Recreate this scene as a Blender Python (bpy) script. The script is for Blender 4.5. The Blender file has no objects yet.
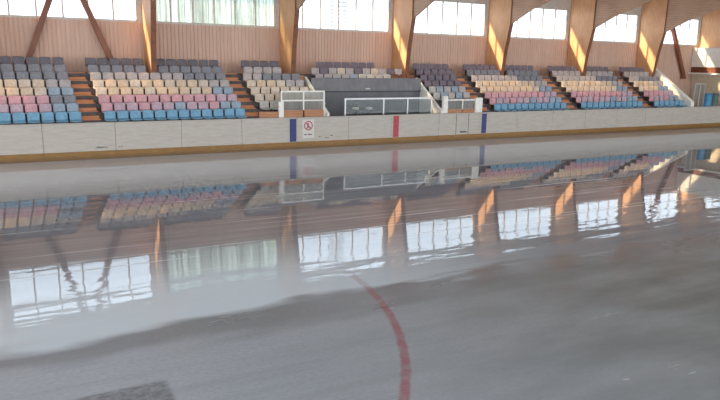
import bpy, bmesh, math, random
from mathutils import Vector, Matrix
random.seed(7)
scn = bpy.context.scene
col = scn.collection

# ------------------------------------------------------------------ helpers
def tag(o, label=None, cat=None, group=None, kind=None):
    if label: o['label'] = label
    if cat: o['category'] = cat
    if group: o['group'] = group
    if kind: o['kind'] = kind
    return o

def empty(name, loc=(0, 0, 0)):
    o = bpy.data.objects.new(name, None)
    o.empty_display_size = 0.1
    o.location = loc
    col.objects.link(o)
    return o

class MB:
    """collects shapes into one mesh"""
    def __init__(self):
        self.bm = bmesh.new()
    def box(self, x0, x1, y0, y1, z0, z1, bev=0.0):
        r = bmesh.ops.create_cube(self.bm, size=1.0)
        for v in r['verts']:
            v.co = Vector(((x0 + x1) / 2 + v.co.x * (x1 - x0), (y0 + y1) / 2 + v.co.y * (y1 - y0), (z0 + z1) / 2 + v.co.z * (z1 - z0)))
        if bev:
            es = list({e for v in r['verts'] for e in v.link_edges})
            bmesh.ops.bevel(self.bm, geom=es, offset=bev, segments=2, affect='EDGES', profile=0.5)
        return self
    def prism_x(self, pts, x0, x1):
        """polygon in (y,z) extruded along x"""
        a = [self.bm.verts.new((x0, y, z)) for y, z in pts]
        b = [self.bm.verts.new((x1, y, z)) for y, z in pts]
        n = len(pts)
        self.bm.faces.new(a); self.bm.faces.new(b[::-1])
        for i in range(n):
            self.bm.faces.new((a[i], b[i], b[(i + 1) % n], a[(i + 1) % n]))
        return self
    def prism_y(self, pts, y0, y1):
        """polygon in (x,z) extruded along y"""
        a = [self.bm.verts.new((x, y0, z)) for x, z in pts]
        b = [self.bm.verts.new((x, y1, z)) for x, z in pts]
        n = len(pts)
        self.bm.faces.new(a); self.bm.faces.new(b[::-1])
        for i in range(n):
            self.bm.faces.new((a[i], b[i], b[(i + 1) % n], a[(i + 1) % n]))
        return self
    def sheet_x(self, pts, x0, x1):
        """open polyline in (y,z) extruded along x (a sheet)"""
        a = [self.bm.verts.new((x0, y, z)) for y, z in pts]
        b = [self.bm.verts.new((x1, y, z)) for y, z in pts]
        for i in range(len(pts) - 1):
            self.bm.faces.new((a[i], b[i], b[i + 1], a[i + 1]))
        return self
    def bar(self, p, q, w, d):
        """rectangular bar from p to q lying in an x-z plane: width w across, depth d along y"""
        p = Vector(p); q = Vector(q)
        t = (q - p).normalized()
        s = t.cross(Vector((0, 1, 0))).normalized() * (w / 2)
        dy = Vector((0, d / 2, 0))
        vs = [self.bm.verts.new(c + a * s + b * dy) for c in (p, q) for a, b in ((-1, -1), (1, -1), (1, 1), (-1, 1))]
        for f in ((0, 1, 2, 3), (7, 6, 5, 4), (0, 4, 5, 1), (1, 5, 6, 2), (2, 6, 7, 3), (3, 7, 4, 0)):
            self.bm.faces.new([vs[i] for i in f])
        return self
    def hexa(self, v8):
        vs = [self.bm.verts.new(v) for v in v8]
        for f in ((0, 1, 2, 3), (7, 6, 5, 4), (0, 4, 5, 1), (1, 5, 6, 2), (2, 6, 7, 3), (3, 7, 4, 0)):
            self.bm.faces.new([vs[i] for i in f])
        return self
    def lathe(self, prof, cx, cy, n=20):
        rings = []
        for r, z in prof:
            rings.append([self.bm.verts.new((cx + r * math.cos(2 * math.pi * k / n), cy + r * math.sin(2 * math.pi * k / n), z)) for k in range(n)])
        for a, b in zip(rings, rings[1:]):
            for k in range(n):
                self.bm.faces.new((a[k], a[(k + 1) % n], b[(k + 1) % n], b[k]))
        self.bm.faces.new(rings[0][::-1]); self.bm.faces.new(rings[-1])
        return self
    def disc_y(self, cx, y, cz, r0, r1, n=32, thick=0.004):
        """ring (or disc when r0=0) facing -y"""
        for k in range(n):
            a0 = 2 * math.pi * k / n; a1 = 2 * math.pi * (k + 1) / n
            P = lambda r, a, yy: self.bm.verts.new((cx + r * math.cos(a), yy, cz + r * math.sin(a)))
            self.bm.faces.new([P(r0, a0, y), P(r1, a0, y), P(r1, a1, y), P(r0, a1, y)]) if r0 else self.bm.faces.new([P(0, 0, y), P(r1, a0, y), P(r1, a1, y)])
        return self
    def build(self, name, mat, parent=None, smooth=False):
        bmesh.ops.recalc_face_normals(self.bm, faces=self.bm.faces[:])
        me = bpy.data.meshes.new(name)
        self.bm.to_mesh(me); self.bm.free()
        me.materials.append(mat)
        if smooth:
            for p in me.polygons: p.use_smooth = True
        o = bpy.data.objects.new(name, me)
        col.objects.link(o)
        if parent:
            o.parent = parent
            o.matrix_parent_inverse = Matrix.Translation(-parent.location)
        return o

def srgb(r, g, b):
    f = lambda c: c / 12.92 if c <= 0.04045 else ((c + 0.055) / 1.055) ** 2.4
    return (f(r / 255), f(g / 255), f(b / 255), 1)

class NT:
    def __init__(self, name):
        self.m = bpy.data.materials.new(name); self.m.use_nodes = True
        self.n = self.m.node_tree.nodes; self.l = self.m.node_tree.links
        self.b = self.n['Principled BSDF']
    def node(self, t, **kw):
        n = self.n.new(t)
        for k, v in kw.items():
            setattr(n, k, v)
        return n
    def link(self, a, b): self.l.new(a, b)
    def setin(self, sock, v):
        if hasattr(v, 'links') or isinstance(v, bpy.types.NodeSocket): self.l.new(v, sock)
        else: sock.default_value = v
    def math(self, op, a, b=0.0, c=None, clamp=False):
        n = self.node('ShaderNodeMath', operation=op); n.use_clamp = clamp
        self.setin(n.inputs[0], a); self.setin(n.inputs[1], b)
        if c is not None: self.setin(n.inputs[2], c)
        return n.outputs[0]
    def mix(self, fac, a, b, blend='MIX'):
        n = self.node('ShaderNodeMix', data_type='RGBA', blend_type=blend)
        self.setin(n.inputs[0], fac); self.setin(n.inputs[6], a); self.setin(n.inputs[7], b)
        return n.outputs[2]
    def noise(self, vec, scale, detail=3, rough=0.5):
        n = self.node('ShaderNodeTexNoise')
        n.inputs['Scale'].default_value = scale; n.inputs['Detail'].default_value = detail; n.inputs['Roughness'].default_value = rough
        if vec is not None: self.link(vec, n.inputs['Vector'])
        return n.outputs['Fac']
    def mapping(self, vec, scale=(1, 1, 1), loc=(0, 0, 0), rot=(0, 0, 0)):
        n = self.node('ShaderNodeMapping')
        n.inputs['Scale'].default_value = scale; n.inputs['Location'].default_value = loc; n.inputs['Rotation'].default_value = rot
        self.link(vec, n.inputs['Vector'])
        return n.outputs[0]
    def remap(self, v, a, b, c=0.0, d=1.0, smooth=True):
        n = self.node('ShaderNodeMapRange'); n.interpolation_type = 'SMOOTHSTEP' if smooth else 'LINEAR'
        self.setin(n.inputs[0], v)
        for i, x in enumerate((a, b, c, d)): n.inputs[i + 1].default_value = x
        return n.outputs[0]
    def pos(self):
        return self.node('ShaderNodeNewGeometry').outputs['Position']
    def obj(self):
        return self.node('ShaderNodeTexCoord').outputs['Object']

def plain(name, c, rough=0.6, var=0.06, scale=6.0, spec=0.5, metal=0.0, stretch=(1, 1, 1)):
    t = NT(name)
    n = t.noise(t.mapping(t.pos(), stretch), scale, 4, 0.6)
    lo = tuple(max(0, x * (1 - var * 2)) for x in c[:3]) + (1,)
    hi = tuple(min(1, x * (1 + var * 2)) for x in c[:3]) + (1,)
    t.link(t.mix(t.remap(n, 0.3, 0.7), lo, hi), t.b.inputs['Base Color'])
    t.b.inputs['Roughness'].default_value = rough
    t.b.inputs['Specular IOR Level'].default_value = spec
    t.b.inputs['Metallic'].default_value = metal
    return t.m

def wood(name, c1, c2, axis='z', scale=9.0, rough=0.55):
    """glue-laminated timber: lamination bands plus streaky grain"""
    t = NT(name)
    p = t.pos()
    st = {'z': (1.0, 1.0, 0.06), 'y': (1.0, 0.06, 1.0), 'x': (0.06, 1, 1)}[axis]
    g = t.noise(t.mapping(p, st), scale * 3, 5, 0.65)
    w = t.node('ShaderNodeTexWave', wave_type='BANDS', bands_direction='Y' if axis == 'z' else 'Z')
    w.inputs['Scale'].default_value = scale * 0.35; w.inputs['Distortion'].default_value = 0.3
    t.link(p, w.inputs['Vector'])
    blot = t.noise(p, 1.3, 3)
    a = t.mix(t.remap(g, 0.3, 0.7), c1, c2)
    a = t.mix(t.math('MULTIPLY', t.remap(w.outputs['Fac'], 0.0, 0.25, 1, 0), 0.35), a, tuple(x * 0.45 for x in c1[:3]) + (1,))
    a = t.mix(t.math('MULTIPLY', t.remap(blot, 0.35, 0.7), 0.25), a, tuple(min(1, x * 1.35) for x in c2[:3]) + (1,))
    t.link(a, t.b.inputs['Base Color'])
    t.b.inputs['Roughness'].default_value = rough
    return t.m

# ------------------------------------------------------------------ materials
M = {}
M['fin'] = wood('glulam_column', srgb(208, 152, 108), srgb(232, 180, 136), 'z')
M['fin_edge'] = wood('glulam_edge_shade', srgb(112, 66, 44), srgb(134, 84, 58), 'z')  # darker copy of the column timber, shade on the front edge painted in
M['beam'] = wood('glulam_beam', srgb(182, 146, 120), srgb(204, 170, 144), 'y', 7)
M['brace'] = wood('brace_timber', srgb(120, 70, 52), srgb(150, 94, 68), 'z', 8)
M['stair'] = wood('stair_timber', srgb(176, 108, 66), srgb(206, 138, 90), 'x', 8)
M['bench_wood'] = wood('bench_wood', srgb(166, 112, 78), srgb(196, 140, 100), 'x', 8)
M['fascia'] = wood('fascia_wood', srgb(96, 52, 38), srgb(134, 78, 54), 'x', 6)
M['concrete'] = plain('terrace_concrete', srgb(96, 88, 88), 0.85, 0.12, 3)
M['dark'] = plain('shadow_gap', srgb(40, 36, 36), 0.9)
M['white'] = plain('white_paint', srgb(238, 234, 226), 0.5, 0.04)
M['frame'] = plain('window_frame', srgb(205, 196, 188), 0.5, 0.04)
M['grey_panel'] = plain('grey_panel', srgb(122, 120, 124), 0.55, 0.05, 2)
M['grey_dark'] = plain('grey_panel_dark', srgb(104, 103, 108), 0.55, 0.06, 2)
M['alu'] = plain('aluminium', srgb(190, 190, 190), 0.35, 0.04, 8, metal=0.5)
M['cream'] = plain('cream_wall', srgb(214, 200, 176), 0.7, 0.05)
M['parapet'] = plain('parapet_white', srgb(240, 238, 230), 0.6, 0.06, 4)
M['blue_stripe'] = plain('blue_stripe', srgb(38, 46, 104), 0.45, 0.08, 8)
M['red_stripe'] = plain('red_stripe', srgb(172, 62, 72), 0.45, 0.08, 8)
M['sign_white'] = plain('sign_white', srgb(204, 197, 190), 0.45, 0.02)
M['sign_red'] = plain('sign_red', srgb(178, 70, 84), 0.45, 0.03)
M['sign_dark'] = plain('sign_dark', srgb(84, 74, 82), 0.5, 0.03)
M['scuff'] = plain('scuff', srgb(70, 66, 58), 0.8, 0.3, 20)
M['steel'] = plain('painted_steel', srgb(60, 60, 66), 0.45, 0.04)
M['drum_blue'] = plain('blue_plastic', srgb(66, 132, 172), 0.4, 0.06)
M['drum_green'] = plain('green_plastic', srgb(74, 96, 92), 0.45, 0.06)
M['roof'] = plain('roof_deck', srgb(196, 186, 176), 0.8, 0.06, 1.0, stretch=(1, 0.1, 1))
M['outer'] = plain('outer_grey', srgb(150, 145, 140), 0.8, 0.06, 1.0)

def kick_mat():
    t = NT('kick_strip')
    p = t.pos()
    s = t.node('ShaderNodeSeparateXYZ'); t.link(p, s.inputs[0])
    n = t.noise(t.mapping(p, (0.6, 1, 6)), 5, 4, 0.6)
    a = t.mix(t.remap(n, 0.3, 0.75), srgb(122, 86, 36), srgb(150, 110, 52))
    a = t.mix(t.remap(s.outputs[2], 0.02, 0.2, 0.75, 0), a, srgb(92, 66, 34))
    t.link(a, t.b.inputs['Base Color']); t.b.inputs['Roughness'].default_value = 0.45
    return t.m
M['kick'] = kick_mat()

def board_mat():
    t = NT('dasher_panel')
    p = t.pos()
    n = t.noise(t.mapping(p, (0.5, 1, 3)), 4, 5, 0.65)
    n2 = t.noise(t.mapping(p, (0.25, 1, 8), (3, 0, 0)), 6, 4, 0.7)
    a = t.mix(t.remap(n, 0.35, 0.75), srgb(184, 176, 167), srgb(170, 162, 153))
    a = t.mix(t.math('MULTIPLY', t.remap(n2, 0.55, 0.75), 0.45), a, srgb(152, 142, 136))
    t.link(a, t.b.inputs['Base Color']); t.b.inputs['Roughness'].default_value = 0.5
    return t.m
M['board'] = board_mat()

def clad_mat():
    t = NT('wall_cladding')
    p = t.pos()
    n = t.noise(t.mapping(p, (1, 1, 0.1)), 5, 4, 0.6)
    n2 = t.noise(p, 0.5, 3)
    a = t.mix(t.remap(n, 0.3, 0.7), srgb(206, 168, 148), srgb(216, 182, 162))
    a = t.mix(t.math('MULTIPLY', t.remap(n2, 0.35, 0.65), 0.4), a, srgb(198, 168, 152))
    t.link(a, t.b.inputs['Base Color']); t.b.inputs['Roughness'].default_value = 0.6
    return t.m
M['clad'] = clad_mat()

def glass_mat(name, tint, gloss=0.08, transl=0.0, tcol=(0.8, 0.85, 0.83, 1)):
    t = NT(name)
    out = t.n['Material Output']
    t.n.remove(t.b)
    tr = t.node('ShaderNodeBsdfTransparent'); tr.inputs[0].default_value = tint
    if transl and tint[0] < 0.7:
        v = t.noise(t.mapping(t.pos(), (2.2, 1, 0.12)), 2.5, 4, 0.7)
        t.link(t.mix(t.remap(v, 0.3, 0.7), tuple(x * 0.45 for x in tint[:3]) + (1,), tint), tr.inputs[0])
    gl = t.node('ShaderNodeBsdfGlossy'); gl.inputs['Roughness'].default_value = 0.05
    mx = t.node('ShaderNodeMixShader'); mx.inputs[0].default_value = gloss
    t.link(tr.outputs[0], mx.inputs[1]); t.link(gl.outputs[0], mx.inputs[2])
    res = mx.outputs[0]
    if transl:
        tl = t.node('ShaderNodeBsdfTranslucent')
        w = t.noise(t.mapping(t.pos(), (3, 1, 0.3)), 3.0, 4, 0.6)
        t.link(t.mix(t.remap(w, 0.3, 0.7), tuple(x * 0.8 for x in tcol[:3]) + (1,), tcol), tl.inputs[0])
        m2 = t.node('ShaderNodeMixShader'); m2.inputs[0].default_value = transl
        t.link(res, m2.inputs[1]); t.link(tl.outputs[0], m2.inputs[2]); res = m2.outputs[0]
    t.link(res, out.inputs['Surface'])
    return t.m
M['glass'] = glass_mat('window_glass', (0.84, 0.87, 0.90, 1))
M['poly'] = glass_mat('translucent_sheet', (0.56, 0.63, 0.59, 1), 0.05, 0.15)
M['screen'] = glass_mat('screen_glass', (0.8, 0.84, 0.84, 1), 0.05)
M['screen_hazy'] = glass_mat('hazy_screen', (0.8, 0.82, 0.8, 1), 0.10, 0.4, (0.95, 0.95, 0.92, 1))

def seat_mat(name, c):
    t = NT(name)
    p = t.pos()
    n = t.noise(p, 9, 4, 0.6); n2 = t.noise(p, 1.7, 2)
    lo = tuple(x * 0.86 for x in c[:3]) + (1,); hi = tuple(min(1, x * 1.1) for x in c[:3]) + (1,)
    a = t.mix(t.remap(n, 0.3, 0.7), lo, hi)
    a = t.mix(t.math('MULTIPLY', t.remap(n2, 0.4, 0.6), 0.2), a, tuple(x * 0.8 for x in c[:3]) + (1,))
    t.link(a, t.b.inputs['Base Color']); t.b.inputs['Roughness'].default_value = 0.5
    tl = t.node('ShaderNodeBsdfTranslucent'); t.link(a, tl.inputs[0])
    mx = t.node('ShaderNodeMixShader'); mx.inputs[0].default_value = 0.38
    t.link(t.b.outputs[0], mx.inputs[1]); t.link(tl.outputs[0], mx.inputs[2]); t.link(mx.outputs[0], t.n['Material Output'].inputs['Surface'])
    return t.m
SEATC = {'blue': (146, 196, 224), 'lilac': (222, 196, 208), 'pink': (236, 190, 198), 'cream': (244, 224, 200),
         'ivory': (242, 228, 212), 'grey': (214, 204, 202), 'slate': (164, 163, 172), 'charcoal': (132, 127, 136),
         'plum': (150, 136, 148), 'pale blue': (182, 198, 214), 'brown': (150, 92, 70), 'white': (216, 212, 206)}
SM = {k: seat_mat('seat_' + k.replace(' ', '_'), srgb(*v)) for k, v in SEATC.items()}

# ------------------------------------------------------------------ layout numbers (metres)
D = 25.30            # face of the far boards
YW = 29.694          # window wall
FIN0, FINP = 5.1625, 6.279
FIN = [FIN0 + FINP * i for i in range(-1, 7)]         # eight columns along the wall
BH = 1.35            # board height
XL, XR = -7.5, 56.0
XW = -34.0          # the hall runs on to the left
ROWY = [25.9 + 0.4 * i for i in range(8)]
ROWZ = [1.72 + 0.277 * i for i in range(8)]           # top of the backrests
AISLE = [2.32, 8.62, 21.08, 27.25, 33.40]
AW = 0.34

# ------------------------------------------------------------------ ice floor
def ice_mat():
    t = NT('wet_ice')
    p = t.pos()
    s = t.node('ShaderNodeSeparateXYZ'); t.link(p, s.inputs[0])
    X, Y = s.outputs[0], s.outputs[1]
    # edge of the standing water, wandering along the rink
    ed = t.noise(t.mapping(p, (0.45, 1.2, 1)), 0.9, 2, 0.5)
    yy = t.math('ADD', Y, t.math('MULTIPLY', t.math('SUBTRACT', ed, 0.5), 1.6))
    wet = t.remap(yy, 8.75, 9.1)
    # far from the water's edge the film thins
    streak = t.noise(t.mapping(p, (0.10, 2.2, 1)), 1.6, 5, 0.6)
    streak2 = t.noise(t.mapping(p, (0.05, 5.0, 1), (7, 3, 0)), 1.5, 4, 0.6)
    blot = t.noise(p, 0.55, 4, 0.55)
    blot2 = t.noise(t.mapping(p, (0.5, 1.4, 1), (3, 9, 0)), 0.8, 4, 0.6)
    fine = t.noise(t.mapping(p, (1, 1.6, 1)), 14, 4, 0.7)
    # colour of the ice / slab under the film; far takes in reflected brightness
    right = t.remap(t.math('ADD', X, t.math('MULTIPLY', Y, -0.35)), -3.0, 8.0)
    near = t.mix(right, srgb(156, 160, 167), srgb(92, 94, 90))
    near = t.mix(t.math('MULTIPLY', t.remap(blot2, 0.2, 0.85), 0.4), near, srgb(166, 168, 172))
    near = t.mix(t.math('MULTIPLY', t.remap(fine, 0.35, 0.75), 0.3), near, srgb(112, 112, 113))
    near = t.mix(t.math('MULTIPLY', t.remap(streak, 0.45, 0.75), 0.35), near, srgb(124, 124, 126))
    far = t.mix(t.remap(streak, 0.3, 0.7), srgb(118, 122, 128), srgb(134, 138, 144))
    far = t.mix(t.remap(Y, 18.5, 22.0, 0.0, 0.9), far, srgb(206, 212, 221))  # brightness of the reflected boards mixed into the base colour
    far = t.mix(t.math('MULTIPLY', t.remap(Y, 13.0, 10.0), t.math('SUBTRACT', 1.0, t.remap(X, 3.0, 11.0))), far, srgb(196, 204, 211))  # smeared window reflection painted in as a lighter base at left
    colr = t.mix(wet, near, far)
    # dark soaked band just outside the water
    band = t.math('MULTIPLY', t.remap(yy, 7.9, 8.5), t.remap(yy, 9.05, 8.75))
    colr = t.mix(t.math('MULTIPLY', band, 0.55), colr, srgb(96, 93, 94))
    # pale frost ridges left by the machine, running along the rink
    ridge = t.math('MULTIPLY', t.remap(streak2, 0.61, 0.65), t.remap(Y, 9.5, 11.5))
    ridge = t.math('MULTIPLY', ridge, t.remap(Y, 21.0, 17.0))
    colr = t.mix(t.math('MULTIPLY', ridge, 0.8), colr, srgb(205, 205, 205))
    # washed-out pale panels under the ice near the boards
    pn = t.noise(t.mapping(p, (1.6, 0.7, 1), (1, 5, 0)), 1.4, 2, 0.5)
    pan = t.math('MULTIPLY', t.remap(pn, 0.56, 0.60), t.math('MULTIPLY', t.remap(Y, 20.5, 20.7), t.remap(Y, 21.6, 21.4)))
    pan = t.math('MULTIPLY', pan, t.remap(X, 12.0, 9.0))
    colr = t.mix(t.math('MULTIPLY', pan, 0.2), colr, srgb(214, 220, 218))
    # painted red circle, only the near stretch of it shows through
    dx = t.math('SUBTRACT', X, -2.19); dy = t.math('SUBTRACT', Y, 10.0)
    rr = t.math('SQRT', t.math('ADD', t.math('MULTIPLY', dx, dx), t.math('MULTIPLY', dy, dy)))
    rr = t.math('ADD', rr, t.math('MULTIPLY', t.math('SUBTRACT', t.noise(p, 5, 4), 0.5), 0.06))
    ring = t.remap(t.math('ABSOLUTE', t.math('SUBTRACT', rr, 7.3)), 0.035, 0.085, 1, 0)
    ring = t.math('MULTIPLY', ring, t.remap(Y, 10.2, 8.2, 0.12, 0.68))
    ring = t.math('MULTIPLY', ring, t.remap(X, 2.0, 3.0))
    ring = t.math('MULTIPLY', ring, t.remap(t.noise(p, 3.5, 5, 0.7), 0.25, 0.6, 0.35, 1))
    ring = t.math('MULTIPLY', ring, t.remap(Y, 10.4, 10.0))
    colr = t.mix(ring, colr, srgb(136, 58, 66))
    # bare dark rectangle at the near left
    rect = t.math('MULTIPLY', t.remap(Y, 7.30, 7.22), t.remap(X, 1.36, 1.28))
    rect = t.math('MULTIPLY', rect, t.remap(X, 0.1, 0.5))
    rm = t.math('MULTIPLY', rect, t.remap(t.noise(t.mapping(p, (1, 1.5, 1)), 9, 4, 0.7), 0.3, 0.7, 0.35, 0.9))
    colr = t.mix(rm, colr, srgb(96, 96, 100))
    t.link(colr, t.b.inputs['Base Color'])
    # gloss
    rn = t.remap(blot2, 0.15, 0.85, 0.12, 0.30)
    rw = t.remap(streak, 0.5, 0.8, 0.0, 0.014)
    rw = t.math('ADD', rw, t.remap(Y, 11.0, 9.0, 0.0, 0.05))
    rg = t.node('ShaderNodeMix', data_type='FLOAT')
    t.link(wet, rg.inputs[0]); t.link(rn, rg.inputs[2]); t.link(rw, rg.inputs[3])
    rr2 = t.math('ADD', rg.outputs[0], t.math('MULTIPLY', ridge, 0.25))
    t.link(t.math('ADD', rr2, t.math('MULTIPLY', band, 0.03)), t.b.inputs['Roughness'])
    t.b.inputs['IOR'].default_value = 1.6
    # ripples: long low swell along the rink plus a little chop at the near edge of the water
    rip = t.noise(t.mapping(p, (0.35, 1.6, 1)), 2.2, 3, 0.5)
    chop = t.noise(t.mapping(p, (0.8, 3.5, 1)), 3.0, 2, 0.5)
    amp = t.remap(Y, 16.0, 9.0, 0.00025, 0.0018)
    h = t.math('ADD', t.math('MULTIPLY', rip, amp), t.math('MULTIPLY', chop, t.remap(Y, 13.5, 9.5, 0.0, 0.0012)))
    swell = t.noise(t.mapping(p, (0.22, 1.0, 1), (2, 4, 0)), 1.5, 2, 0.45)
    h = t.math('ADD', h, t.math('MULTIPLY', swell, t.remap(Y, 12.5, 9.6, 0.0, 0.021)))
    h = t.math('ADD', h, t.math('MULTIPLY', fine, t.math('MULTIPLY', t.math('SUBTRACT', 1.0, wet), 0.002)))
    bmp = t.node('ShaderNodeBump'); bmp.inputs['Strength'].default_value = 1.0; bmp.inputs['Distance'].default_value = 1.0
    t.link(h, bmp.inputs['Height']); t.link(bmp.outputs[0], t.b.inputs['Normal'])
    return t.m
M['ice'] = ice_mat()
mb = MB()
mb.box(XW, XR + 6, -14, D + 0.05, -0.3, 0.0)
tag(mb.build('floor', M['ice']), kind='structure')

# ------------------------------------------------------------------ dasher boards
BP = 2.44; B0 = 0.78 - BP * 2
def x_seam(k): return 15.20 if k == 8 else B0 + BP * k
NB = 21
ordn = ['first', 'second', 'third', 'fourth', 'fifth', 'sixth', 'seventh', 'eighth', 'ninth', 'tenth', 'eleventh', 'twelfth', 'thirteenth', 'fourteenth', 'fifteenth', 'sixteenth', 'seventeenth', 'eighteenth', 'nineteenth', 'twentieth']
BLUE = [10.34, 20.58]; RED = 15.45
SIGNX = 11.05
first = 2   # panels before this start left of the frame
for k in range(1, NB):
    x0, x1 = x_seam(k), x_seam(k + 1)
    if x0 > 47.5: break
    r = empty('dasher_board', ((x0 + x1) / 2, D, 0))
    MB().box(x0 + 0.005, x1 - 0.005, D, D + 0.07, 0.30, BH - 0.05, 0.006).build('panel', M['board'], r)
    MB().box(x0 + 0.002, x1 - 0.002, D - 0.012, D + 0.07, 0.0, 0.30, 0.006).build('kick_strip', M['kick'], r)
    MB().box(x0 + 0.004, x1 - 0.004, D - 0.012, D + 0.12, BH - 0.05, BH, 0.012).build('cap_rail', M['board'], r)
    bk = MB()
    for q in (0.25, 1.2, 2.15): bk.box(x0 + q, x0 + q + 0.06, D + 0.07, D + 0.13, 0.0, BH - 0.06)
    bk.build('rear_frame', M['steel'], r)
    extra = None
    for bx in BLUE:
        if x0 < bx < x1:
            MB().box(bx - 0.15, bx + 0.15, D - 0.006, D + 0.01, 0.32, BH - 0.06).build('line_marker', M['blue_stripe'], r)
            extra = 'blue'
    if x0 < RED < x1:
        MB().box(RED - 0.15, RED + 0.15, D - 0.006, D + 0.01, 0.32, BH - 0.03).build('line_marker', M['red_stripe'], r)
        extra = 'red'
    if x0 < SIGNX < x1 and True:
        y = D - 0.006
        MB().box(SIGNX - 0.27, SIGNX + 0.27, D - 0.004, D + 0.01, 0.45, 1.25).build('notice', M['sign_white'], r)
        MB().disc_y(SIGNX, y, 0.98, 0.155, 0.205).bar((SIGNX - 0.12, y, 1.10), (SIGNX + 0.12, y, 0.86), 0.045, 0.002).build('prohibition_ring', M['sign_red'], r)
        MB().disc_y(SIGNX - 0.02, y - 0.001, 1.06, 0, 0.035).bar((SIGNX - 0.02, y - 0.001, 1.04), (SIGNX - 0.03, y - 0.001, 0.93), 0.06, 0.001).bar((SIGNX - 0.03, y - 0.001, 0.94), (SIGNX - 0.08, y - 0.001, 0.84), 0.03, 0.001).bar((SIGNX - 0.03, y - 0.001, 0.94), (SIGNX + 0.05, y - 0.001, 0.85), 0.03, 0.001).build('pictogram', M['sign_dark'], r)
        w = MB()
        for q, ln in ((0, 0.13), (0.17, 0.2)):
            w.bar((SIGNX - 0.2 + q, y, 0.60), (SIGNX - 0.2 + q + ln, y, 0.60), 0.045, 0.002)
        w.build('notice_text', M['sign_dark'], r)
    scuffs = {2: [(1.72, 2.15, 0.40), (1.75, 2.05, 0.43)], 3: [(0.08, 0.25, 0.41)], 9: [(0.3, 0.62, 0.42)], 6: [(1.3, 1.5, 0.42), (1.55, 1.68, 0.5), (1.0, 1.12, 0.46)]}
    if k in (2, 3, 6):
        sc = MB()
        for a, b, z in scuffs[k]:
            n = 7
            for q in range(n):
                xa = x0 + a + (b - a) * q / n
                sc.box(xa, xa + (b - a) / n * random.uniform(0.6, 1.0), D - 0.004, D + 0.004, z, z + random.uniform(0.015, 0.045))
        sc.build('scuff_marks', M['scuff'], r)
    if x0 < 18.88 < x1:   # the gate leaf in this panel
        MB().box(18.86, 18.885, D - 0.004, D + 0.01, 0.3, BH - 0.05).build('gate_joint', M['scuff'], r)
        MB().box(19.60, 19.625, D - 0.004, D + 0.01, 0.3, BH - 0.05).build('gate_joint', M['scuff'], r)
        g = MB().box(19.12, 19.5, D - 0.05, D, 0.40, 0.46, 0.01).build('gate_latch', M['steel'], r)
    n = k - first
    where = 'leftmost, partly cut by the frame' if n == -1 else None
    if n <= 0: lab = ['pale rink board, leftmost, running out of the picture', 'pale rink board below the first stair, long dark scuff near its base'][n + 1]
    elif extra == 'blue' and x0 < 11: lab = 'pale rink board with dark blue stripe, just left of the red prohibition notice'
    elif extra == 'red': lab = 'pale rink board carrying the red centre stripe'
    elif extra == 'blue': lab = 'pale rink board with blue stripe, right of the grey booth'
    elif x0 < 18.88 < x1: lab = 'pale rink board with gate joints and a dark latch, left of right blue stripe'
    elif x0 < BLUE[0]: lab = 'pale rink board over yellow kick strip, %s left of the left blue stripe' % ordn[int((BLUE[0] - x1) / BP)]
    elif x0 < SIGNX < x1: lab = 'pale rink board carrying the round red prohibition notice'
    elif x0 < RED: lab = 'pale rink board between the notice board and the red stripe'
    elif x0 < 18.8: lab = 'pale rink board just right of the red stripe'
    else: lab = 'pale rink board over yellow kick strip, %s right of the right blue stripe' % ordn[int((x0 - BLUE[1]) / BP)]
    tag(r, lab, 'rink board', 'rink boards')

# ------------------------------------------------------------------ terrace (stepped concrete under the seats)
def step_profile():
    pts = [(D + 0.15, -0.3), (D + 0.15, ROWZ[0] - 0.62)]
    for i in range(8):
        zt = ROWZ[i] - 0.62
        y0 = ROWY[i] - 0.33 if i else D + 0.15
        if i: pts.append((y0, zt))
        y1 = ROWY[i] + 0.07 if i < 7 else YW - 0.02
        pts.append((y1, zt))
    pts.append((YW - 0.02, -0.3))
    return pts
tp = step_profile()
mb = MB()
mb.prism_x(tp, XL, 12.22)
low = [(D + 0.15, -0.3), (D + 0.15, 1.05), (27.55, 1.05), (27.55, ROWZ[5] - 0.62), (ROWY[5] + 0.07, ROWZ[5] - 0.62)] + [q for q in tp if q[0] > ROWY[5] + 0.01 and q[1] > ROWZ[5] - 0.6] + [(YW - 0.02, -0.3)]
mb.prism_x(low, 12.22, 18.15)
mb.prism_x(tp, 18.15, 37.0)
mb.prism_x([(D + 0.15, -0.3), (D + 0.15, 1.05), (YW - 0.02, 1.05), (YW - 0.02, -0.3)], 37.0, XR)
tag(mb.build('floor_terrace', M['concrete']), kind='structure')

# stairs
for ai, ax in enumerate(AISLE):
    r = empty('stair_flight', (ax, D + 0.3, 1.1))
    names = ['first from the left', 'second from the left, beside the wooden bench front', 'third from the left, right of the grey booth', 'fourth from the left', 'fifth from the left, furthest right']
    tag(r, 'narrow brown timber stair up the stand, ' + names[ai], 'stairs', 'stairs between the seat blocks')
    for i in range(8):
        zt = ROWZ[i] - 0.62
        y0 = ROWY[i] - 0.33 if i else D + 0.45
        ax = AISLE[ai] + (0.22 - 0.04 * i if ai < 2 else 0.0)
        MB().box(ax - AW, ax + AW, y0 - 0.19 if i else y0, y0 + 0.02, zt - 0.277 + 0.0, zt - 0.277 + 0.14, 0.006).box(ax - AW, ax + AW, y0, ROWY[i] - 0.12, zt, zt + 0.035, 0.006).build('step', M['stair'], r)

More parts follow.
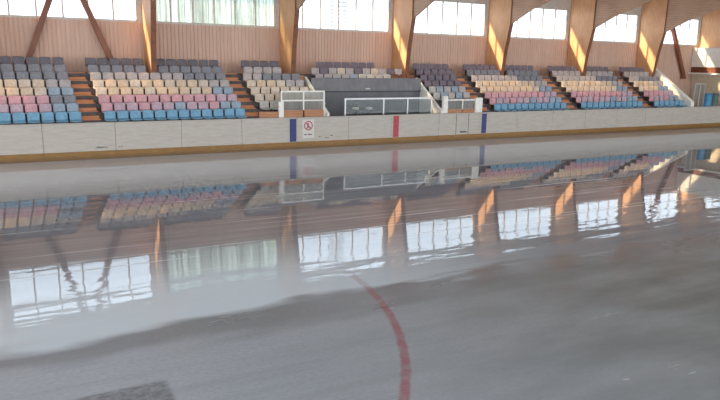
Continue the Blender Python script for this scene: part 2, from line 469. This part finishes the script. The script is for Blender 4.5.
# ------------------------------------------------------------------ back wall: corrugated cladding, header, windows
def corrugated(x0, x1, z0, z1, y, pitch=0.17, d=0.03):
    m = MB(); bm = m.bm
    xs = []
    x = x0
    while x < x1:
        for q, o in ((0, 0), (0.45, 0), (0.55, 1), (0.95, 1)):
            xs.append((min(x + pitch * q, x1), o))
        x += pitch
    xs.append((x1, 0))
    a = [bm.verts.new((x, y - d * o, z0)) for x, o in xs]; b = [bm.verts.new((x, y - d * o, z1)) for x, o in xs]
    for i in range(len(xs) - 1):
        if xs[i + 1][0] - xs[i][0] > 1e-5: bm.faces.new((a[i], a[i + 1], b[i + 1], b[i]))
    # solid backing so no light leaks through
    m.box(x0, x1, y + 0.02, y + 0.14, z0, z1)
    return m
SILL, HEAD = 5.21, 7.0
tag(corrugated(XL, XR, 0.9, SILL - 0.04, YW).box(XW, XL, YW, YW + 0.14, 0.0, 8.35).build('wall_back', M['clad']), kind='structure')
mb = MB(); mb.box(XL, XR, YW - 0.02, YW + 0.14, HEAD, 8.35)
for f in FIN: mb.box(f - 0.18, f + 0.25, YW - 0.01, YW + 0.14, SILL - 0.06, HEAD + 0.02)
mb.box(XL, FIN[0] - FINP + 0.25, YW - 0.01, YW + 0.14, SILL - 0.06, HEAD + 0.02)
tag(mb.build('wall_back_header', M['frame']), kind='structure')
tag(MB().box(XL, XR, YW - 0.005, YW + 0.16, SILL - 0.06, SILL, 0.004).build('trim_1', M['frame']), kind='structure')
bays = [FIN[0] - FINP] + FIN
for bi, f in enumerate(bays):
    x0, x1 = f + 0.25, f + FINP - 0.18
    w = empty('window_%d' % (bi + 1), ((x0 + x1) / 2, YW, SILL)); tag(w, kind='structure')
    fr = MB()
    fr.box(x0, x0 + 0.06, YW + 0.02, YW + 0.10, SILL, HEAD).box(x1 - 0.06, x1, YW + 0.02, YW + 0.10, SILL, HEAD)
    fr.box(x0, x1, YW + 0.02, YW + 0.10, SILL, SILL + 0.05).box(x0, x1, YW + 0.02, YW + 0.10, HEAD - 0.06, HEAD)
    fr.build('window_frame', M['frame'], w)
    n = 6
    for k in range(1, n):
        xx = x0 + (x1 - x0) * k / n
        MB().box(xx - 0.035, xx + 0.035, YW + 0.03, YW + 0.09, SILL + 0.05, HEAD - 0.06).build('mullion', M['frame'], w)
    for k in range(n):
        a = x0 + (x1 - x0) * k / n + 0.02; b = x0 + (x1 - x0) * (k + 1) / n - 0.02
        MB().box(a, b, YW + 0.055, YW + 0.063, SILL + 0.05, HEAD - 0.06).build('pane', M['poly'] if bi == 2 else M['glass'], w)
    if bi == 2:
        sl = MB()
        for k in range(1, 22):
            if k % 4: sl.box(x0 + (x1 - x0) * k / 22 - 0.008, x0 + (x1 - x0) * k / 22 + 0.008, YW + 0.07, YW + 0.085, SILL + 0.05, HEAD - 0.06)
        sl.build('sheet_rib', M['frame'], w)
    if bi == 3:
        a = x0 + (x1 - x0) * 1 / n + 0.03; b = x0 + (x1 - x0) * 2 / n + 0.10
        a = 14.14; b = 15.10
        sl = MB()
        for k in range(9):
            z = SILL + 0.18 + k * 0.19
            sl.hexa([(a, YW + 0.07, z), (b, YW + 0.07, z), (b, YW + 0.10, z + 0.05), (a, YW + 0.10, z + 0.05), (a, YW + 0.07, z + 0.012), (b, YW + 0.07, z + 0.012), (b, YW + 0.10, z + 0.062), (a, YW + 0.10, z + 0.062)])
        sl.build('louvre_slats', M['frame'], w)

# roof deck, eave, far end
tag(MB().prism_x([(31.2, 8.20), (28.0, 8.62), (20, 9.95), (10, 11.65), (0, 12.6), (-2.5, 12.75), (-2.5, 13.0), (0, 12.85), (10, 11.9), (20, 10.2), (28, 8.85), (31.2, 8.45)], XW, XR).build('ceiling', M['roof']), kind='structure')
tag(MB().box(XL, XR, YW + 0.10, YW + 1.30, 7.93, 8.05).build('trim_2', M['outer']), kind='structure')
tag(MB().box(XR - 0.2, XR, -9, YW, 0, 13).build('wall_right', M['cream']), kind='structure')

# ------------------------------------------------------------------ timber columns with their roof beams
colname = ['leftmost, mostly out of the picture', 'first full one from the left, behind the pink seats', 'second from the left, beside the sunlit wall block', 'right above the grey booth',
           'fourth full one, above the third stair', 'fifth full one from the left', 'tallest-looking one on the right, beside the slanted brace', 'partly hidden behind the white gallery']
FINPOLY = [(YW - 0.03, 2.4), (28.38, 2.4), (28.32, 3.2), (28.15, 4.4), (27.82, 5.85), (27.80, 8.6), (YW - 0.03, 8.35)]
BEAM = [(27.95, 5.78), (26.3, 6.50), (24.2, 7.12), (20, 8.15), (10, 10.2), (0, 11.4), (-2.4, 11.6), (-2.4, 12.7), (0, 12.55), (10, 11.6), (20, 9.9), (28.0, 8.55)]
for i, f in enumerate(FIN):
    r = empty('timber_column', (f, YW - 0.8, 2.4))
    tag(r, 'wide laminated timber column, ' + colname[i], 'column', 'timber columns along the window wall')
    dy = {0: -0.2, 1: -0.2, 2: -0.1}.get(i, 0.0)     # the first columns stand a little deeper
    FP = [(y + (dy if y < 29 else 0), z) for y, z in FINPOLY]
    MB().prism_x(FP, f, f + 0.20).build('shaft', M['fin'], r)
    MB().prism_x([(y + dy, z) for y, z in [(28.345, 2.4), (28.285, 3.2), (28.115, 4.4), (27.785, 5.85), (27.765, 8.6), (27.79, 8.6), (27.81, 5.85), (28.14, 4.4), (28.31, 3.2), (28.37, 2.4)]], f - 0.01, f + 0.21).build('edge_shade_strip', M['fin_edge'], r)  # thin dark strip added to paint the shaded front edge
    MB().prism_x(BEAM, f + 0.05, f + 0.15).build('roof_beam', M['beam'], r)
    MB().prism_x([(28.40 + dy, 2.36), (28.30 + dy, 2.36), (28.30 + dy, 2.62), (28.40 + dy, 2.62)], f - 0.03, f + 0.23).build('foot_shoe', M['steel'], r)

# slanting braces in two bays
for cx, lab, half in ((2.22, 'in the leftmost bay', 1.75), (39.0, 'beside the white gallery at right', 2.36)):
    for sgn, sd in ((-1, 'left'), (1, 'right')):
        if cx > 30 and sgn < 0: half = 1.95
        elif cx > 30: half = 2.36
        r = empty('timber_brace', (cx + sgn * half, YW - 0.2, 3.3))
        tag(r, 'slanting brown timber brace, %s one of the pair %s' % (sd, lab), 'brace', 'slanting braces on the window wall')
        MB().bar((cx + sgn * half, YW - 0.20, 3.1), (cx + sgn * 0.12, YW - 0.20, 7.2), 0.22, 0.2).build('strut', M['brace'], r)
        MB().box(cx + sgn * half - 0.17, cx + sgn * half + 0.17, YW - 0.32, YW - 0.08, 2.92, 3.1, 0.01).build('foot_plate', M['brace'], r)

# ------------------------------------------------------------------ seats
SW = 0.405
def back_bm():
    m = MB(); bm = m.bm
    n = 8; rows = [(-0.005, -0.30), (0.0, -0.26), (0.012, -0.13), (0.03, -0.03), (0.04, 0.0)]
    def ring(off):
        g = []
        for y, z in rows:
            line = []
            for k in range(n + 1):
                u = -1 + 2 * k / n
                wz = 0.0
                hw = SW / 2
                if z > -0.02: hw -= 0.03
                elif z < -0.28: hw -= 0.02
                line.append(bm.verts.new((u * hw, y + off - 0.035 * u * u, z - (0.012 * abs(u) ** 3 if z > -0.02 else 0))))
            g.append(line)
        return g
    A = ring(-0.012); B = ring(0.012)
    for G, flip in ((A, 0), (B, 1)):
        for i in range(len(rows) - 1):
            for k in range(n):
                f = (G[i][k], G[i][k + 1], G[i + 1][k + 1], G[i + 1][k])
                bm.faces.new(f if not flip else f[::-1])
    R = len(rows) - 1
    for k in range(n):
        bm.faces.new((A[0][k + 1], A[0][k], B[0][k], B[0][k + 1])); bm.faces.new((A[R][k], A[R][k + 1], B[R][k + 1], B[R][k]))
    for i in range(R):
        bm.faces.new((A[i][0], A[i + 1][0], B[i + 1][0], B[i][0])); bm.faces.new((A[i + 1][n], A[i][n], B[i][n], B[i + 1][n]))
    return m
def pan_bm():
    m = MB(); bm = m.bm
    n = 6; prof = [(-0.30, -0.355), (-0.285, -0.335), (-0.20, -0.335), (-0.10, -0.345), (-0.03, -0.325), (0.0, -0.29)]
    def g(off):
        return [[bm.verts.new(((-1 + 2 * k / n) * (SW / 2 - (0.02 if i == 0 else 0)), y, z + off + 0.012 * abs(-1 + 2 * k / n) ** 2)) for k in range(n + 1)] for i, (y, z) in enumerate(prof)]
    A = g(0.012); B = g(-0.012)
    for i in range(len(prof) - 1):
        for k in range(n):
            bm.faces.new((A[i][k], A[i][k + 1], A[i + 1][k + 1], A[i + 1][k])); bm.faces.new((B[i][k + 1], B[i][k], B[i + 1][k], B[i + 1][k + 1]))
        bm.faces.new((A[i][0], A[i + 1][0], B[i + 1][0], B[i][0])); bm.faces.new((A[i + 1][n], A[i][n], B[i][n], B[i + 1][n]))
    for k in range(n):
        bm.faces.new((A[0][k + 1], A[0][k], B[0][k], B[0][k + 1])); L = len(prof) - 1; bm.faces.new((A[L][k], A[L][k + 1], B[L][k + 1], B[L][k]))
    return m
def brk_bm():
    m = MB()
    m.box(-0.03, 0.03, -0.04, 0.02, -0.62, -0.34)
    m.box(-0.10, 0.10, -0.07, 0.045, -0.62, -0.605)
    m.box(-0.02, 0.02, -0.22, 0.0, -0.375, -0.345)
    return m
def to_mesh(m, name, mat):
    bmesh.ops.recalc_face_normals(m.bm, faces=m.bm.faces[:])
    me = bpy.data.meshes.new(name); m.bm.to_mesh(me); m.bm.free(); me.materials.append(mat)
    for p in me.polygons: p.use_smooth = True
    return me
BACKME, PANME = {}, {}
for k in SM:
    BACKME[k] = to_mesh(back_bm(), 'backrest_' + k.replace(' ', '_'), SM[k])
    PANME[k] = to_mesh(pan_bm(), 'seat_pan_' + k.replace(' ', '_'), SM[k])
BRKME = to_mesh(brk_bm(), 'bracket', M['steel'])
for p in BRKME.polygons: p.use_smooth = False

rowword = ['front', 'second', 'third', 'fourth', 'fifth', 'sixth', 'seventh', 'top']
seats = []          # (x, row, colour, label)
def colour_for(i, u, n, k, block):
    """colours by row, sunlit cream and column shadow painted in; u runs 0..1 along the block, k from the left"""
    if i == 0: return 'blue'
    end_shade = k >= n - 2  # last seats of a block: column shadow put into their colour
    if i == 1: return 'pale blue' if end_shade or (k == 6 and block != 'A') else ('lilac' if (k * 7 + 3) % 3 else 'pink')
    if i == 2: return ('slate' if block == 'A' else 'lilac') if end_shade else 'pink'
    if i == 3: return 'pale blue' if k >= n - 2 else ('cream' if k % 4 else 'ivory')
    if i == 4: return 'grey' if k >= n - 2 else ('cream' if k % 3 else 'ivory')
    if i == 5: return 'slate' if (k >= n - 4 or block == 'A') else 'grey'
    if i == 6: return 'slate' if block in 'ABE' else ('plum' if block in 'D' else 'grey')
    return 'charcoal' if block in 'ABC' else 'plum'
def skew(x, i):
    """the left-hand stairs run up slightly askew"""
    return (0.22 - 0.04 * i) if x < 12.0 else 0.0
def add_row(block, phrase, i, xa, xb, force=None, fromright=False):
    n = int((xb - xa + 0.03) / 0.462)
    off = (xb - xa - n * 0.462) / 2
    keep = []
    for k in range(n):
        x = xa + off + 0.462 * (k + 0.5)
        if ROWY[i] > 28.0 and any(f - 0.28 < x < f + 0.48 for f in FIN): continue
        keep.append((x, k))
    for j, (x, k) in enumerate(keep):
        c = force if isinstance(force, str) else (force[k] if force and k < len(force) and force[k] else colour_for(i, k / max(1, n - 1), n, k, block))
        pos_ = ordn[len(keep) - 1 - j] + ' from right' if fromright else ordn[j] + ' from left'
        x += skew(x, i) if block != 'C' or i < 6 else 0.0
        seats.append((x, i, c, '%s plastic stadium seat, %s row, %s, %s' % (c, rowword[i], pos_, phrase)))
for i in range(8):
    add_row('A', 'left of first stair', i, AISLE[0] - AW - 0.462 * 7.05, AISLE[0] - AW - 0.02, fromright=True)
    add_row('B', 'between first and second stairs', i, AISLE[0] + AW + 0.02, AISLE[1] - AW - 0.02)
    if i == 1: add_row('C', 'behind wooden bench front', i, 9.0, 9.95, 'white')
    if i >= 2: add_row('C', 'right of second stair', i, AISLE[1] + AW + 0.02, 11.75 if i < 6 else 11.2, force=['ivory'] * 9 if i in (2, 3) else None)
    if i == 5: add_row('K', 'above grey booth', i, 12.5, 18.05, ['grey', 'grey', 'white', 'grey', 'pale blue', 'white', 'white', 'grey', 'white', 'brown', 'brown', 'brown'])  # brown seats have the orange sun tint put into their colour
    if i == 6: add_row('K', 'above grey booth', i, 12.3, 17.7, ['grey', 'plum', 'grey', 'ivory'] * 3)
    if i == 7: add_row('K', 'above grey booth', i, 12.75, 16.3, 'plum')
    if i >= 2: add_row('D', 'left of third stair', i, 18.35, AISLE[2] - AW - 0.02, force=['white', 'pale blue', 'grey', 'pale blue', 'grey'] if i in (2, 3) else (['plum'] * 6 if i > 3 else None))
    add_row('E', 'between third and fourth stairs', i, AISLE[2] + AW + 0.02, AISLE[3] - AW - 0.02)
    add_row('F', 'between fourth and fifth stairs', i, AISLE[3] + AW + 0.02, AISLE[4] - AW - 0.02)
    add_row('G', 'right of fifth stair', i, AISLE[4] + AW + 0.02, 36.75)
seats.sort(key=lambda s: math.hypot(s[0], ROWY[s[1]]))
near, rest = seats[:300], seats[300:]
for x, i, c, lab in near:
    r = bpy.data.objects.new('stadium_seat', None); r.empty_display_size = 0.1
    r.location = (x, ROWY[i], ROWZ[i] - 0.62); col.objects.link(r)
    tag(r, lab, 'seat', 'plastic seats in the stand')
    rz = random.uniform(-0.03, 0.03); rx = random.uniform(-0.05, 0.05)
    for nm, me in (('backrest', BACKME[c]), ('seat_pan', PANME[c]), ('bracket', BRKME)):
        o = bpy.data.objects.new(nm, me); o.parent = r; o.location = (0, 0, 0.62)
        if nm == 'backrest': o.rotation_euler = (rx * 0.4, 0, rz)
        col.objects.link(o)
# the farther seats, together
me = bpy.data.meshes.new('far_seats'); bm = bmesh.new()
cols = list(SM.keys()) + ['bracket']
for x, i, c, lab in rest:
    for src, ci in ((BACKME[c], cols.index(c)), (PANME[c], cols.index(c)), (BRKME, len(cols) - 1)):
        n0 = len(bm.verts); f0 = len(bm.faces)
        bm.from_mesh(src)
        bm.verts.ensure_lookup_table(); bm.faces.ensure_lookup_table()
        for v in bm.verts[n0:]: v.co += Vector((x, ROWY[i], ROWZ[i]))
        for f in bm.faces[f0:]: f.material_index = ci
bm.to_mesh(me); bm.free()
for k in SM: me.materials.append(SM[k])
me.materials.append(M['steel'])
o = bpy.data.objects.new('far_stadium_seats', me); col.objects.link(o)
tag(o, 'rows of blue, pink and cream plastic seats in the far right blocks of the stand', 'seats', kind='stuff')

# ------------------------------------------------------------------ grey booth in the middle of the stand
r = empty('grey_booth', (15.0, 27.55, 1.05))
tag(r, 'dark grey panelled booth wall below the middle seats', 'booth')
corrugated(12.16, 18.12, 2.33, 2.90, 27.42, 0.30, 0.02).build('upper_panel', M['grey_panel'], r)
MB().box(12.16, 18.12, 27.46, 27.54, 1.05, 2.33).build('lower_panel', M['grey_dark'], r)
MB().box(12.16, 18.12, 27.38, 27.56, 2.90, 2.93, 0.008).build('cap', M['grey_panel'], r)
MB().box(12.16, 18.12, 27.38, 27.46, 2.27, 2.33).build('ledge', M['steel'], r)
MB().box(14.95, 15.2, 27.375, 27.385, 2.40, 2.46).build('name_plate', M['sign_white'], r)
MB().box(12.75, 12.85, 27.43, 27.46, 1.70, 1.80).build('switch', M['sign_white'], r)

def side_wall(x0, x1, pts, lab):
    o = MB().prism_x(pts, x0, x1).build('sloping_parapet', M['parapet'])
    tag(o, lab, 'parapet', 'white sloping parapets')
side_wall(12.02, 12.14, [(28.0, 1.0), (25.5, 1.0), (25.5, 1.46), (28.0, 2.97)], 'white sloping parapet at the left side of the grey booth')
side_wall(18.14, 18.28, [(27.95, 1.0), (25.55, 1.0), (25.55, 1.40), (27.95, 2.95)], 'white sloping parapet at the right side of the grey booth')
side_wall(36.95, 37.25, [(28.9, 1.0), (25.6, 1.0), (25.6, 1.62), (28.9, 3.85)], 'long white sloping parapet closing the far right end of the seats')

# framed screen behind the boards
def screen(name, x0, x1, z0, z1, y, posts, mat, fm, lab, base=None, cat='screen', group=None, pw=0.05):
    r = empty(name, ((x0 + x1) / 2, y, z0)); tag(r, lab, cat, group)
    fr = MB(); fr.box(x0, x1, y - 0.025, y + 0.025, z1 - pw, z1).box(x0, x1, y - 0.025, y + 0.025, z0, z0 + pw)
    fr.build('rail', fm, r)
    for px in posts: MB().box(px - pw / 2, px + pw / 2, y - 0.03, y + 0.03, z0, z1).build('post', fm, r)
    for a, b in zip(posts, posts[1:]):
        MB().box(a + pw / 2, b - pw / 2, y - 0.004, y + 0.004, (base if base else z0 + pw), z1 - pw).build('pane', mat, r)
    if base:
        MB().box(x0 + 0.05, x1 - 0.05, y - 0.03, y + 0.03, z0, base).build('kick_board', M['bench_wood'], r)
    return r
screen('glass_screen', 13.05, 17.75, 1.05, 2.09, 25.85, [13.08, 15.07, 16.38, 17.72], M['screen'], M['alu'], 'aluminium framed glass screen in front of the grey booth', group='glass screens behind the boards', pw=0.07)
for bx, w_ in ((13.85, 'left'), (14.55, 'right')):
    r = empty('round_stool', (bx, 26.3, 1.05)); tag(r, 'white round topped stool behind the booth glass, %s one' % w_, 'stool', 'white stools in the booth')
    MB().lathe([(0.08, 1.52), (0.16, 1.54), (0.17, 1.60), (0.15, 1.64), (0.06, 1.645)], bx, 26.3).build('cushion', M['white'], r, True)
    MB().lathe([(0.14, 1.05), (0.14, 1.07), (0.03, 1.09), (0.03, 1.52)], bx, 26.3).build('pedestal', M['steel'], r, True)

# left players' bench: white posts, hazy screens and timber base
r = screen('bench_screen', 9.95, 12.0, 1.05, 2.44, 25.72, [9.98, 11.0, 11.97], M['screen_hazy'], M['white'], 'cream framed clear screen over timber base, left of the grey booth', base=1.62, group='glass screens behind the boards', pw=0.06)
MB().box(9.95, 12.0, 25.68, 25.76, 2.0, 2.06).build('middle_rail', M['white'], r)
MB().box(9.84, 10.06, 25.62, 25.76, 1.05, 2.0, 0.01).build('corner_post', M['white'], r)
m = MB()
N = 10
pts = [(9.0 + 0.8 * k / N, 25.62 + 0.10 * (1 - math.sin(math.pi * k / N * 0.5)) ) for k in range(N + 1)]
a0 = []
for k in range(N):
    (xa, ya), (xb, yb) = pts[k], pts[k + 1]
    m.hexa([(xa, ya, 1.05), (xb, yb, 1.05), (xb, yb + 0.05, 1.05), (xa, ya + 0.05, 1.05), (xa, ya, 1.58), (xb, yb, 1.58), (xb, yb + 0.05, 1.58), (xa, ya + 0.05, 1.58)])
tag(m.build('timber_partition', M['bench_wood']), 'low curved wooden partition beside the second stair', 'partition')
# right players' bench
r = screen('bench_screen', 18.35, 20.6, 1.05, 1.98, 25.72, [18.4, 19.5, 20.55], M['screen_hazy'], M['white'], 'white framed screen over timber base, right of the grey booth', base=1.5, group='glass screens behind the boards', pw=0.06)
MB().box(18.30, 18.56, 25.62, 25.78, 1.05, 2.15, 0.01).build('corner_post', M['white'], r)
MB().box(20.25, 20.68, 25.62, 25.78, 1.05, 2.05, 0.01).build('corner_post', M['white'], r)
# orange block added for the sunlit bit of wall beside the second column
r = empty('sunlit_wall_block', (12.0, 28.1, 2.66)); tag(r, 'orange block standing in for sunlit wall at the foot of the second full column', 'box')
MB().box(11.68, 11.98, 27.98, 28.16, 2.72, 2.99, 0.01).build('block_body', M['bench_wood'], r)
MB().box(11.66, 12.0, 27.96, 28.18, 2.99, 3.02, 0.005).build('lid', M['bench_wood'], r)

# ------------------------------------------------------------------ right-hand end: gallery, glazing, drums
r = empty('white_gallery', (44.5, 27.5, 3.5)); tag(r, 'white panelled gallery box with dark timber underside at the right edge', 'gallery')
MB().box(42.25, 42.82, 25.4, YW - 0.05, 3.74, 5.05, 0.01).box(42.82, 48, 25.4, 26.9, 3.74, 5.05).build('parapet_panel', M['white'], r)
MB().box(42.3, 42.82, 25.5, YW - 0.05, 3.36, 3.74).build('fascia', M['fascia'], r)
MB().box(42.0, 42.82, 25.2, YW - 0.05, 3.24, 3.36, 0.01).build('soffit_slab', M['white'], r)
tag(MB().box(42.5, 42.75, 25.9, YW - 0.05, 1.05, 3.23).build('wall_gallery', M['cream']), kind='structure')
screen('glass_screen', 37.3, 38.35, 1.05, 2.75, 25.75, [37.34, 37.84, 38.31], M['screen_hazy'], M['alu'], 'glazed screen beyond the last seats at the far right', group='glass screens behind the boards', pw=0.07)
for bx, mt, nm in ((38.85, 'drum_blue', 'blue plastic drum behind the boards at far right'), (39.5, 'drum_green', 'dark green plastic drum behind the boards at far right')):
    r = empty('plastic_drum', (bx, 25.85, 1.05)); tag(r, nm, 'drum', 'drums at the right end')
    MB().lathe([(0.26, 1.05), (0.28, 1.1), (0.28, 1.35), (0.295, 1.38), (0.28, 1.41), (0.28, 1.72), (0.295, 1.75), (0.28, 1.78), (0.28, 2.02), (0.25, 2.08)], bx, 25.85).build('body', M[mt], r, True)
    MB().lathe([(0.26, 2.08), (0.27, 2.085), (0.27, 2.12), (0.2, 2.13)], bx, 25.85).build('lid', M[mt], r, True)

# ------------------------------------------------------------------ light
w = bpy.data.worlds.new('sky'); scn.world = w; w.use_nodes = True
nt = w.node_tree; bg = nt.nodes['Background']
tc = nt.nodes.new('ShaderNodeTexCoord'); sp = nt.nodes.new('ShaderNodeSeparateXYZ'); rp = nt.nodes.new('ShaderNodeValToRGB')
nt.links.new(tc.outputs['Generated'], sp.inputs[0]); nt.links.new(sp.outputs[2], rp.inputs[0]); nt.links.new(rp.outputs[0], bg.inputs[0])
rp.color_ramp.elements[0].color = (0.90, 0.94, 0.97, 1); rp.color_ramp.elements[1].color = (0.70, 0.85, 1.0, 1)
bg.inputs[1].default_value = 3.6
sl = bpy.data.lights.new('sun', 'SUN'); sl.energy = 20.0; sl.color = (1.0, 0.72, 0.42); sl.angle = math.radians(2.5)
so = bpy.data.objects.new('sun', sl); col.objects.link(so)
so.rotation_euler = Vector((1.3, -1.0, -1.35)).to_track_quat('-Z', 'Y').to_euler()
so.location = (0, 40, 30)

# ------------------------------------------------------------------ camera
cd = bpy.data.cameras.new('camera'); cam = bpy.data.objects.new('camera', cd); col.objects.link(cam)
cd.sensor_width = 36.0; cd.sensor_fit = 'HORIZONTAL'; cd.lens = 640.0 * 36.0 / 720.0
cd.clip_end = 500
yaw, pitch, roll = math.radians(61.6708), math.radians(12.3636), math.radians(1.1303)
fw = Vector((math.cos(yaw) * math.cos(pitch), math.sin(yaw) * math.cos(pitch), -math.sin(pitch)))
rt = Vector((math.sin(yaw), -math.cos(yaw), 0)); u = rt.cross(fw)
r2 = math.cos(roll) * rt + math.sin(roll) * u; u2 = -math.sin(roll) * rt + math.cos(roll) * u
m3 = Matrix((r2, u2, -fw)).transposed()
cam.matrix_world = Matrix.Translation((0, 0, 3.7885)) @ m3.to_4x4()
scn.camera = cam
scn.view_settings.view_transform = 'Standard'
scn.view_settings.look = 'None'
scn.view_settings.exposure = 0.0
scn.cycles.max_bounces = 8
scn.cycles.transparent_max_bounces = 12
